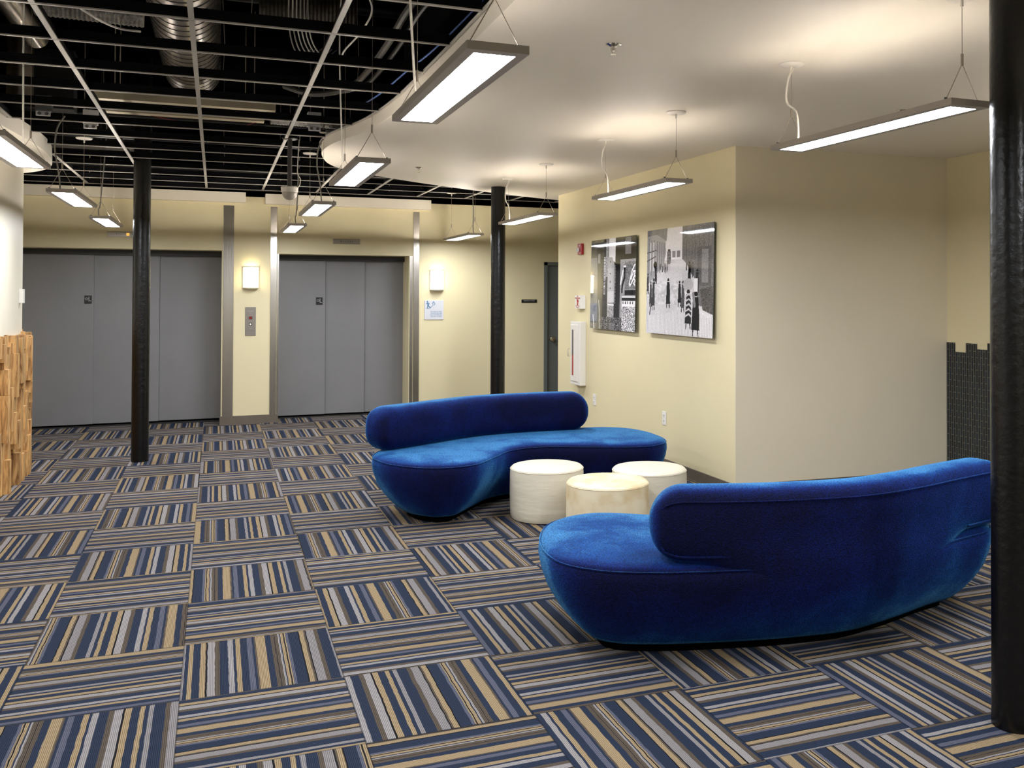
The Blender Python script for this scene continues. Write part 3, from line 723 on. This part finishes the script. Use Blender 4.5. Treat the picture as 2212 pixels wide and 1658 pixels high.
# ---------------------------------------------------------------- sprinklers and detector discs
def sprinkler(x, y, lab):
    e = empty('sprinkler', (x,y,ZS))
    S = MB(); S.lathe((0,0,0), [(.012,-.012),(.018,-.010),(.028,-.004),(.036,-.002),(.036,.0)], 28); S.build('escutcheon', M['chrome'], e)
    S = MB(); S.cyl((0,0,-.03), .006, .02, 10); S.tube([(-.011,0,-.014),(-.011,0,-.03),(0,0,-.042)], .002, 6); S.tube([(.011,0,-.014),(.011,0,-.03),(0,0,-.042)], .002, 6); S.build('frame', M['satin'], e)
    S = MB(); S.cyl((0,0,-.046), .013, .003, 16); S.build('deflector', M['satin'], e)
    tag(e, lab, 'sprinkler', 'chrome sprinkler heads in the soffit')
sprinkler(1.67,3.96,'chrome sprinkler head in the soffit near the top of the picture')
sprinkler(1.69,8.52,'small distant sprinkler head in the soffit above the middle lamp row')
sprinkler(3.91,4.70,'sprinkler head half hidden behind the large right pendant lamp')

# ---------------------------------------------------------------- dome camera
e = empty('dome_camera', (.53,7.8,2.282))
S = MB(); S.lathe((0,0,0), [(.001,0),(.022,.004),(.043,.018),(.054,.040),(.058,.062)], 32); S.build('dome', M['camgrey'], e)
S = MB(); S.lathe((0,0,0), [(.058,.062),(.063,.064),(.065,.098),(.06,.104),(.02,.106)], 32); S.build('housing', M['white'], e)
S = MB(); S.cyl((0,0,.106), .017, .372, 16); S.build('drop_pipe', M['pipegrey'], e)
S = MB(); S.lathe((0,0,.478), [(.018,-.004),(.05,-.002),(.06,.004),(.06,.012)], 32); S.build('flange', M['black_gloss'], e)
S = MB(); S.tube(smooth_curve([(.06,0,.10),(.075,0,.12),(.08,0,.17),(.06,0,.21),(.06,0,.30),(.07,0,.48)],6), .004, 6); S.build('cable', M['cord'], e)
tag(e, 'white dome security camera hanging on a pipe from the ceiling grid', 'security camera')

# ---------------------------------------------------------------- ceiling grid
g = empty('ceiling_grid', (0,7.6,ZG)); tag(g, 'open suspended ceiling grid of white faced black tees without any panels', 'ceiling grid')
rows = [4.54+.61*k for k in range(-4, 13)]
for y in rows:
    xl = ring_x(y)+.01 if y < 10.9 else -3.9; xr = edge_x(y)-.02 if y < 10.9 else 5.6
    S = MB(); yy = y-7.6
    S.box(xl,yy-.009,0,xr,yy+.009,.006,0); S.box(xl,yy-.008,.006,xr,yy+.008,.020,1); S.box(xl,yy-.0035,.02,xr,yy+.0035,.05,1); S.box(xl,yy-.008,.044,xr,yy+.008,.054,1)
    S.build('main_runner', [M['tee'],M['tee_web']], g)
cols = [-.11+.61*k for k in range(-4, 8)]
for x in cols:
    for a, b_ in zip(rows[:-1], rows[1:]):
        ym = (a+b_)/2
        y0, y1 = a+.013, b_-.013
        xl = ring_x(ym) if ym < 10.9 else -3.9; xr = edge_x(ym) if ym < 10.9 else 5.6
        if not (xl+.03 < x < xr-.03): continue
        if ym > 11.3 and x < -1.8: continue
        if ym < 3: continue
        S = MB(); S.box(x-.012,y0-7.6,0,x+.012,y1-7.6,.007,0); S.box(x-.0035,y0-7.6,.007,x+.0035,y1-7.6,.048,1)
        S.build('cross_tee', [M['tee'],M['tee_web']], g)

# ---------------------------------------------------------------- plenum: ducts, pipes, wires
def duct_round(name, x0, y0, x1, y1, z, r, m_, pitch, lab, endcap=True, amp=0, zend=None):
    e = empty(name, (x0,y0,z)); 
    d_ = Vector((x1-x0,y1-y0,(zend or z)-z)); L = d_.length; t = d_.normalized()
    N = max(2, int(L/.08)) if not amp else int(L/.012)
    S = MB(); S.tube([t*(L*i/N) for i in range(N+1)], [r+(amp if i % 2 else 0) for i in range(N+1)] if amp else r, 40); S.build('shell', m_, e, sharp=50)
    if pitch:
        u = t.cross(Vector((0,0,1))).normalized(); v = t.cross(u)
        turns = L/pitch; P = []
        for i in range(int(turns*36)):
            a = 2*pi*i/36; P.append(t*(pitch*i/36)+(u*math.cos(a)+v*math.sin(a))*(r+.001))
        S = MB(); S.tube(P, .0032, 5); S.build('lock_seam', M['seam'], e)
    tag(e, lab, 'duct'); return e
duct_round('spiral_duct', -.215,3.6,-.19,8.45,3.385,.215,M['galv'],.125,'large galvanised spiral duct above the ceiling grid')
duct_round('spiral_duct', .21,3.4,.20,5.9,3.56,.15,M['galv'],.13,'second galvanised spiral duct close behind the larger one')
duct_round('round_duct', -1.16,4.2,-1.14,7.35,3.28,.075,M['galv'],0,'thin shiny metal duct above the grid at the upper left')
duct_round('flexible_duct', -1.0,6.35,-.42,6.4,3.25,.07,M['foil'],0,'foil wrapped flexible duct joining the left side of the spiral duct',amp=.006)
duct_round('flexible_duct', .42,8.55,1.05,8.6,3.05,.05,M['foil'],0,'short foil flexible duct above the camera',amp=.005)
duct_round('insulated_duct', .25,6.5,.85,6.45,3.42,.12,M['darkfoil'],0,'crumpled foil wrapped duct in the dark plenum right of the spiral duct',amp=.008)
S = MB(); S.cyl((-1.3,7.75,2.92), .085, .83, 32); o = S.build('metal_drum', M['galv']); tag(o, 'short vertical metal duct drop above the left lamp row', 'duct')
def bar(name, x0, x1, y, z, w_, h, m_, lab, cat):
    S = MB(); S.box(x0,y,z,x1,y+w_,z+h)
    for q in (.12,.88): S.cyl((x0+(x1-x0)*q,y+w_/2,z+h), .004, 3.75-z-h, 6)
    o = S.build(name, m_); tag(o, lab, cat, 'channels and ducts across the plenum' if name=='metal_channel' else None); return o
bar('metal_channel', -.86,.42,7.75,2.97,.16,.09,M['channel'],'long pale metal channel crossing under the end of the spiral duct','metal channel')
bar('metal_channel', -.86,.36,8.28,2.97,.10,.08,M['channel'],'second pale metal channel behind the first one','metal channel')
bar('metal_channel', -1.9,2.6,12.25,2.80,.10,.05,M['header'],'long pale channel above the elevator headers','metal channel')
bar('metal_channel', -1.6,-.92,5.25,3.0,.045,.02,M['tee'],'short slotted strut across the upper left corner','metal channel')
bar('flat_duct', -3.2,-.62,10.2,2.98,.5,.25,M['dkpipe'],'wide dark flat duct behind the left column','duct')
bar('flat_duct', -1.45,-1.02,8.2,2.95,.2,.45,M['dkpipe'],'dark upright duct panel behind the left soffit','duct')
bar('black_duct', 1.2,2.9,4.0,3.12,2.6,.3,M['black_gloss'],'large black painted duct above the near end of the grid','duct')
bar('black_duct', -2.6,-1.65,3.0,3.2,2.1,.3,M['black_gloss'],'black painted duct over the left soffit','duct')
for k, (y, z, r, m_, lab) in enumerate([(7.2,3.685,.05,'black_gloss','black pipe crossing above the large spiral duct'),(8.93,3.05,.035,'dkpipe','dark pipe crossing just behind the pale channels'),(9.2,3.1,.045,'dkpipe','dark pipe passing behind the left column top'),
    (9.75,3.0,.03,'black_gloss','thin black pipe over the middle of the far grid'),(10.9,3.35,.06,'dkpipe','thick dark pipe over the far grid'),(11.82,2.98,.03,'dkpipe','dark pipe near the elevator end of the grid'),(11.6,3.1,.06,'black_gloss','thick black pipe above the elevators')]):
    S = MB(); S.tube([(-3.4,y,z),(5.2,y+.03,z)], r, 16); o = S.build('plenum_pipe', M[m_]); tag(o, lab, 'pipe', 'pipes running across the plenum')
for (x, lab) in [(1.5,'black beam running away above the right part of the grid'),(-.9,'black beam running away above the left part of the grid')]:
    S = MB(); S.box(x,3,3.45,x+.14,13,3.75); o = S.build('ceiling_beam', M['black']); tag(o, lab, 'beam', 'black beams under the deck')
S = MB(); S.tube([(-1.9,5.6,3.1),(-1.2,5.55,3.1)], .025, 12); S.tube([(-1.2,5.55,3.1),(-1.17,5.55,3.1),(-1.15,5.55,3.07),(-1.15,5.55,2.98)], .04, 14); o = S.build('sprinkler_pipe', M['dkpipe']); tag(o, 'dark elbow pipe in the upper left corner', 'pipe')
# cable bundles
def cable(name, pts, r, m_, lab, group=None, n=8):
    S = MB(); S.tube(smooth_curve(pts, n), r, 8); o = S.build(name, M[m_]); tag(o, lab, 'cable', group); return o
cable('cable_bundle', [(1.02,4.2,3.1),(.93,4.9,3.05),(.9,5.4,2.98),(.86,6.0,2.93),(.8,6.5,2.92),(.62,6.9,2.95),(.45,7.2,3.05)], .02, 'bundle', 'thick grey cable bundle bending above the middle lamp row', 'cable bundles in the plenum')
cable('cable_bundle', [(1.1,4.2,3.1),(1.0,4.9,3.05),(.97,5.4,2.98),(.93,6.0,2.93),(.88,6.4,2.92),(.75,6.8,2.95)], .016, 'dkpipe', 'dark cable bundle just right of the grey one', 'cable bundles in the plenum')
cable('data_cable', [(1.17,4.1,2.95),(1.14,4.6,2.92),(1.09,5.1,2.88),(1.03,5.6,2.86),(.97,6.2,2.84),(.9,6.6,2.83)], .005, 'bluewire', 'thin blue data cable right of the cable bundles')
cable('red_wire', [(.42,4.3,3.4),(.45,4.5,3.2),(.43,4.65,3.1),(.33,4.85,3.05),(.25,4.95,3.05)], .007, 'redwire', 'red wire looping down right of the spiral duct')
cable('red_wire', [(-.5,8.36,2.972),(-.1,8.5,2.93),(.1,8.48,2.92),(.3,8.36,2.972)], .0035, 'redwire', 'thin red wire sagging behind the pale channels')
cable('white_wire', [(-.75,5.35,3.05),(-.6,5.5,2.98),(-.5,5.65,2.97),(-.4,5.8,3.0)], .006, 'cord', 'white wire sagging left of the spiral duct')
cable('white_wire', [(.62,4.7,3.1),(.72,4.85,3.0),(.7,5.05,2.93),(.66,5.5,2.92),(.7,5.9,2.95)], .005, 'cord', 'white wire curling right of the middle main tee')
for k in range(6):
    cable('black_wire', [(.35+.02*k,5.1+.05*k,3.35),(.36+.022*k,5.45,3.05-.01*k),(.44+.03*k,5.9,2.98),(.55+.03*k,6.2,3.1)], .004, 'greycord', 'one of the thin dark wires bunched beside the spiral duct', 'thin wires bunched beside the spiral duct', 6)
# grid hanger wires
for k in range(26):
    x = random.choice(cols)+random.uniform(-.3,.3); y = rows[random.randrange(4, 16)]
    if not (ring_x(min(y,10.8))+.1 < x < min(edge_x(min(y,10.7))-.1, 3.4)): continue
    S = MB(); S.tube([(x,y,ZG+.04),(x+.008,y,ZG+.2),(x-.004,y,ZG+.45),(x,y+.01,3.75)], .0018, 5); o = S.build('hanger_wire', M['wire']); tag(o, 'thin steel hanger wire holding the ceiling grid', 'hanger wire', 'hanger wires of the ceiling grid')
def jbox(x, y, z, m_, lab):
    e = empty('junction_box', (x,y,z)); S = MB(); S.box(-.05,-.04,0,.05,.04,.11); S.build('box', M[m_], e, bevel=.006)
    S = MB(); S.box(-.045,-.042,-.035,.045,-.03,.0); S.build('cover', M['bracket'], e, bevel=.004)
    for sx in (-.022,.022):
        S = MB(); S.tube([(sx,-.045,-.018),(sx,-.04,-.018)], .012, 12); S.build('knockout', M['greybox'], e)
    tag(e, lab, 'junction box', 'junction boxes above the left lamps')
jbox(-1.12,7.55,2.81,'greybox','dark grey junction box above the nearer left lamp')
jbox(-.88,8.0,2.81,'bracket','light grey junction box beside the white lamp canopy at left')
jbox(.68,7.45,2.81,'bracket','clear junction box near the tip of the curved soffit')

# ---------------------------------------------------------------- picture wall devices
def wallthing(name, yn, yf, z0, z1, lab, cat):   # origin at far-left bottom; local x runs right (towards the viewer), local y out of the wall
    e = empty(name, (WX, yf, z0), -pi/2); tag(e, lab, cat); return e, yf-yn, z1-z0
def outward(S): return S
# local frame: +x = world -Y (to the right in the picture), -y = out of the wall (world -X)
WR = (pi/2, 0, 0)
e, w_, h = wallthing('fire_extinguisher_cabinet', 9.47,9.765,.565,1.25,'white fire extinguisher cabinet with narrow window on the cream wall','cabinet')
D = .072
S = MB(); S.box(0,-D,0,w_,0,h); S.build('body', M['white'], e, bevel=.006)
dr = MB(); dr.box(.025,-D-.008,.04,w_-.06,-D,h-.035); dr = dr.build('door', M['white'], e, bevel=.002)
S = MB(); S.box(.075,-D-.010,.1,.115,-D-.008,h-.09); S.build('window', M['redplastic'], dr)
S = MB(); S.box(.075,-D-.0105,.32,.115,-D-.0095,h-.09); S.build('window_shade', M['greybox'], dr)
S = MB(); S.tube([(.012,-D-.008,h*.44),(.012,-D-.03,h*.44),(.012,-D-.03,h*.56),(.012,-D-.008,h*.56)], .004, 8); S.build('handle', M['satin'], dr)
e, w_, h = wallthing('fire_extinguisher_sign', 9.50,9.70,1.389,1.535,'white boxed sign with red fire extinguisher symbol above the cabinet','sign')
S = MB(); S.prism([(0,-.045),(w_*.86,-.045),(w_,0),(0,0)],0,h); S.build('box', M['white'], e)
text('lettering', 'FIRE\nEXTINGUISHER', .023, (w_*.43,-.046,h*.84), WR, M['redink'], e, line=.85)
S = MB(); cx = w_*.43
S.box(cx-.014,-.0475,h*.22,cx+.014,-.045,h*.6); S.tube([(cx,-.047,h*.6),(cx,-.047,h*.66)], .009, 8); S.tube([(cx-.02,-.047,h*.64),(cx-.003,-.047,h*.69),(cx+.02,-.047,h*.66),(cx+.03,-.047,h*.5)], .003, 6)
S.tube([(cx-.045,-.047,h*.28),(cx-.045,-.047,h*.18),(cx,-.047,h*.05),(cx+.045,-.047,h*.18),(cx+.045,-.047,h*.28)], .0025, 6); S.build('symbol', M['redink'], e)
e, w_, h = wallthing('fire_alarm_strobe', 9.545,9.67,1.975,2.095,'red fire alarm strobe high on the cream wall','fire alarm')
S = MB(); S.box(.0,-.03,0,w_,0,h); S.build('body', M['redplastic'], e, bevel=.006)
S = MB(); S.box(w_*.1,-.05,h*.25,w_*.6,-.03,h*.62); S.build('strobe_lens', M['glassy'], e, bevel=.006)
text('lettering', 'FIRE', .02, (w_*.5,-.0305,h*.82), WR, M['signwhite'], e)
def outlet(yn, z0, lab):
    e, w_, h = wallthing('wall_outlet', yn, yn+.078, z0, z0+.118, lab, 'outlet'); e['group'] = 'white wall outlets'
    S = MB(); S.box(0,-.006,0,w_,0,h); S.build('plate', M['white'], e, bevel=.002)
    for q in (.3,.7):
        S = MB(); S.box(w_*.28,-.009,h*q-.017,w_*.72,-.006,h*q+.017); s_ = S.build('socket', M['white'], e, bevel=.002)
        S = MB(); S.box(w_*.38,-.0096,h*q-.006,w_*.42,-.009,h*q+.006); S.box(w_*.58,-.0096,h*q-.006,w_*.62,-.009,h*q+.006); S.build('slot', M['signblack'], s_)
outlet(9.178,.385,'white wall outlet under the left street photograph')
outlet(7.515,.396,'white wall outlet near the right end of the far sofa')
S = MB(); S.box(-.02,-.035,0,.012,.035,.12); o = S.build('wall_switch', M['white'], bevel=.003); o.location = (-1.525,9.3,1.46); tag(o, 'white wall switch on the curved wall above the wood blocks', 'switch')

# street photographs: the greys are drawn on a fine mesh
class Art:
    def __init__(s, W, H): s.W, s.H = W, H; s.a = np.zeros((H, W)); s.Y, s.X = np.mgrid[0:H, 0:W]; s.X = (s.X+.5)/W; s.Y = (s.Y+.5)/H; s.rs = np.random.RandomState(3)
    def noise(s, nx, ny, amp):
        g_ = s.rs.rand(ny+2, nx+2); xi = s.X*nx; yi = s.Y*ny; x0 = xi.astype(int); y0 = yi.astype(int); fx = xi-x0; fy = yi-y0
        v = g_[y0,x0]*(1-fx)*(1-fy)+g_[y0,x0+1]*fx*(1-fy)+g_[y0+1,x0]*(1-fx)*fy+g_[y0+1,x0+1]*fx*fy
        return (v-.5)*2*amp
    def poly(s, pts, val, tex=0):
        ins = np.zeros(s.a.shape, bool); n = len(pts); 
        for i in range(n):
            x1, y1 = pts[i]; x2, y2 = pts[(i+1) % n]
            c = ((y1 > s.Y) != (y2 > s.Y)) & (s.X < (x2-x1)*(s.Y-y1)/((y2-y1) if y2 != y1 else 1e-9)+x1); ins ^= c
        s.a[ins] = val
        if tex: s.a[ins] += (s.rs.rand(*s.a.shape)[ins]-.5)*tex
        return ins
    def rect(s, x0, y0, x1, y1, val, tex=0): s.poly([(x0,y0),(x1,y0),(x1,y1),(x0,y1)], val, tex)
    def line(s, pts, r, val, asp=1.3):
        for (x1,y1),(x2,y2) in zip(pts[:-1], pts[1:]):
            dx, dy = (x2-x1)*asp, y2-y1; L2 = dx*dx+dy*dy+1e-12
            px, py = (s.X-x1)*asp, s.Y-y1; t = np.clip((px*dx+py*dy)/L2, 0, 1)
            s.a[(px-t*dx)**2+(py-t*dy)**2 < r*r] = val
    def ell(s, cx, cy, rx, ry, val): s.a[((s.X-cx)/rx)**2+((s.Y-cy)/ry)**2 < 1] = val
def picture(y_near, y_far, z0, z1, art, lab):
    e = empty('framed_photograph', (WX, y_far, z0), -pi/2); e.rotation_euler = (-.018, 0, -pi/2); e.location.x = WX-.004; w_, h = y_far-y_near, z1-z0
    S = MB(); S.box(0,-.04,0,w_,-.034,h); S.build('acrylic_panel', M['acrylic'], e)
    for fx, fz in ((.08,.08),(.92,.08),(.08,.92),(.92,.92)):
        S = MB(); S.tube([(w_*fx,.004-.018*h*fz,h*fz),(w_*fx,-.034,h*fz)], .01, 10); S.build('standoff', M['satin'], e)
    S = MB(); W, H = art.W, art.H
    V = [(w_*i/W,-.0405,h*(1-j/H)) for j in range(H+1) for i in range(W+1)]
    Fs = [(j*(W+1)+i, (j+1)*(W+1)+i, (j+1)*(W+1)+i+1, j*(W+1)+i+1) for j in range(H) for i in range(W)]
    S.add(V, Fs); o = S.build('print', M['print'], e)
    g_ = np.clip(art.a*1.1, 0, 1)**2.2
    colr = np.stack([g_*1.0, g_*.965, g_*.985, np.ones_like(g_)], -1).reshape(-1, 4).astype(np.float32)
    ca = o.data.attributes.new('art', 'FLOAT_COLOR', 'FACE'); ca.data.foreach_set('color', colr.ravel())
    tag(e, lab, 'picture', 'black and white street photographs')
A = Art(190, 150)      # left picture: narrow street between tall buildings, sign at right
A.a[:] = .16; A.a += A.noise(30,40,.08)
A.poly([(0,0),(.14,0),(.17,.5),(.16,1),(0,1)], .5); A.a[A.X < .17] -= (A.Y[A.X < .17]-.25)*.2+.0; A.a[(A.Y < .2) & (A.X < .16)] -= .25
A.poly([(.16,.15),(.25,.15),(.27,.6),(.24,1),(.17,1)], .22); A.rect(.17,.16,.22,.27,.5)
A.rect(.36,.0,.41,.42,.55,.3); A.rect(.31,.2,.37,.45,.5,.35); A.poly([(.42,0),(.57,0),(.57,.27),(.42,.2)], .82)
A.poly([(.40,.2),(.50,.21),(.56,.3),(.56,.7),(.40,.7)], .6); A.rect(.40,.33,.53,.58,.66); A.rect(.40,.58,.54,.72,.74); A.rect(.40,.7,.55,.9,.55,.5)
for q in (.25,.38,.47,.54): A.rect(.455,q,.475,q+.014,.15)
for q in np.arange(.2,.62,.017): A.rect(.31,q,.345,q+.007,.75); A.rect(.57,q+.1,.60,q+.107,.7)
A.rect(.58,0,.66,1,.12); A.rect(.68,0,1,.22,.14,.1); A.rect(.78,.01,.90,.19,.42,.1)
A.rect(.68,.24,1,.9,.55,.1); A.rect(.78,.27,1,.56,.42,.35); A.line([(.985,.3),(.93,.36),(.87,.5),(.89,.525),(.96,.44),(.99,.37),(.955,.37),(.91,.45)], .009, .95, 1.2); A.line([(.99,.42),(.955,.44),(.99,.47),(.96,.5),(.985,.515)], .008, .95, 1.2)
A.line([(.775,.32),(.775,.43),(.73,.51),(.72,.58)], .02, .06, 1.2); A.rect(.75,.305,.80,.325,.9); A.line([(.74,.36),(.70,.46),(.69,.5)], .012, .9, 1.2)
A.rect(.78,.57,1,.62,.06); A.rect(.72,.635,1,.65,.95); A.rect(.72,.65,1,.68,.12); A.rect(.72,.68,1,.98,.85)
for k, q in enumerate(np.arange(.74,.96,.05)): A.rect(q,.69,q+.02,.715,.1)
ms = (A.X > .72) & (A.Y > .74); A.a[ms] = (A.rs.rand(150,190)[ms] > .45)*.75+.1
ms = (A.Y > .86) & (A.X < .72) & (A.X > .2); A.a[ms] = .12+A.rs.rand(150,190)[ms]**3*.6
A.rect(.45,.92,.56,1,.4,.3); A.line([(.07,.85),(.1,1)], .012, .8); A.line([(.2,.68),(.22,.8),(.23,1)], .01, .65); A.rect(.41,.72,.55,.735,.9)
A.a += (A.rs.rand(150,190)-.5)*.06
picture(8.105,9.25,1.192,2.105, A, 'left black and white street photograph with a tall narrow street and white script lettering')
A = Art(200, 150)      # right picture: wet street with walkers
A.a = .80+A.noise(8,6,.06); A.a[A.Y < .3] = .9
A.poly([(0,.05),(.30,.0),(.31,.25),(.26,.36),(0,.55)], .62); A.poly([(0,0),(.16,0),(.33,.0),(.32,.12),(.16,.05),(0,.06)], .5)
for q in (.03,.075,.12,.17,.21,.245,.28): A.line([(q,.08+q*.2),(q,.48-q*.5)], .0045, .45)
for q in (.05,.1): A.rect(q,.12,q+.018,.4,.82)
A.line([(0,.22),(.15,.2)], .005,.35); A.line([(0,.3),(.14,.26)], .006,.35)
A.poly([(.56,0),(1,0),(1,.75),(.8,.72),(.76,.5),(.62,.34),(.56,.3)], .42,.12)
for q in (.62,.7,.74,.8,.86,.93): A.line([(q,.02),(q+.006,.3)], .006, .36); A.line([(q+.03,.08),(q+.03,.3)], .003, .55)
A.rect(.78,.2,.97,.55,.36,.1); A.rect(.84,.23,.93,.52,.5,.1); A.poly([(.82,.58),(1,.55),(1,.8),(.86,.76)], .3,.2); A.line([(.80,.74),(.86,.79),(.98,.83)], .012, .85)
A.rect(.41,.22,.46,.28,.55); A.rect(.48,.22,.53,.28,.5); A.rect(.33,.22,.39,.34,.42,.3); A.rect(.34,.2,.38,.22,.3)
ms = (A.Y > .33) & (A.Y < .55) & (A.X > .38) & (A.X < .56); A.a[ms] = .82
for k in range(16):
    x = A.rs.uniform(.2,.34); y = .33+A.rs.rand()*.05; A.line([(x,y),(x,y+.05)], .006, .42)
for k in range(10):
    x = A.rs.uniform(.6,.74); y = .33+A.rs.rand()*.1; A.line([(x,y),(x,y+.06)], .007, .28)
A.line([(.10,.62),(.28,.40)], .003, .92); A.line([(.1,.52),(.28,.55)], .003,.92)
ms = (A.Y > .5) & (A.Y < .72) & (A.X < .75); A.a[ms] += A.noise(50,60,.10)[ms]
ms = (A.Y > .80+.03*np.sin(A.X*9)); A.a[ms] = .80+.13*np.sin(A.X*2*pi*46+(A.Y*4))[ms]*(np.sin(A.Y*2*pi*62) > -.4)[ms]
def walker(x, y0, y1, wd, v=.07, coat=True):
    h = y1-y0; A.ell(x, y0+h*.05, wd*.28, h*.055, v)
    A.poly([(x-wd*.35,y0+h*.12),(x+wd*.35,y0+h*.12),(x+wd*.5,y0+h*.5),(x+wd*.55,y0+h*.88),(x-wd*.55,y0+h*.88),(x-wd*.42,y0+h*.45)], v)
    A.line([(x-wd*.3,y0+h*.86),(x-wd*.35,y1)], .008, v); A.line([(x+wd*.3,y0+h*.86),(x+wd*.4,y1)], .008, v)
A.ell(.14,.34,.03,.035,.1); walker(.15,.34,.52,.035,.2); A.line([(.06,.82),(.09,.66)], .01,.2)
walker(.07,.5,.74,.042,.24); walker(.115,.47,.77,.045,.2); walker(.02,.42,.62,.034,.32)
walker(.355,.475,.745,.06,.04); walker(.53,.5,.73,.045,.06); walker(.58,.5,.78,.05,.3); walker(.67,.33,.52,.04,.1); walker(.78,.4,.6,.05,.22)
A.ell(.655,.535,.075,.055,.68); A.rect(.74,.48,.79,.6,.88); walker(.66,.58,.93,.085,.1)
for q in np.arange(.62,.84,.045): A.line([(.62,q+.02),(.67,q),(.70,q+.02)], .008, .75)
walker(.765,.6,.99,.105,.05); A.line([(.73,.62),(.75,.72)], .02, .5)
A.a += (A.rs.rand(150,200)-.5)*.09
picture(6.605,7.855,1.2,2.126, A, 'right black and white street photograph of people crossing a wet street')
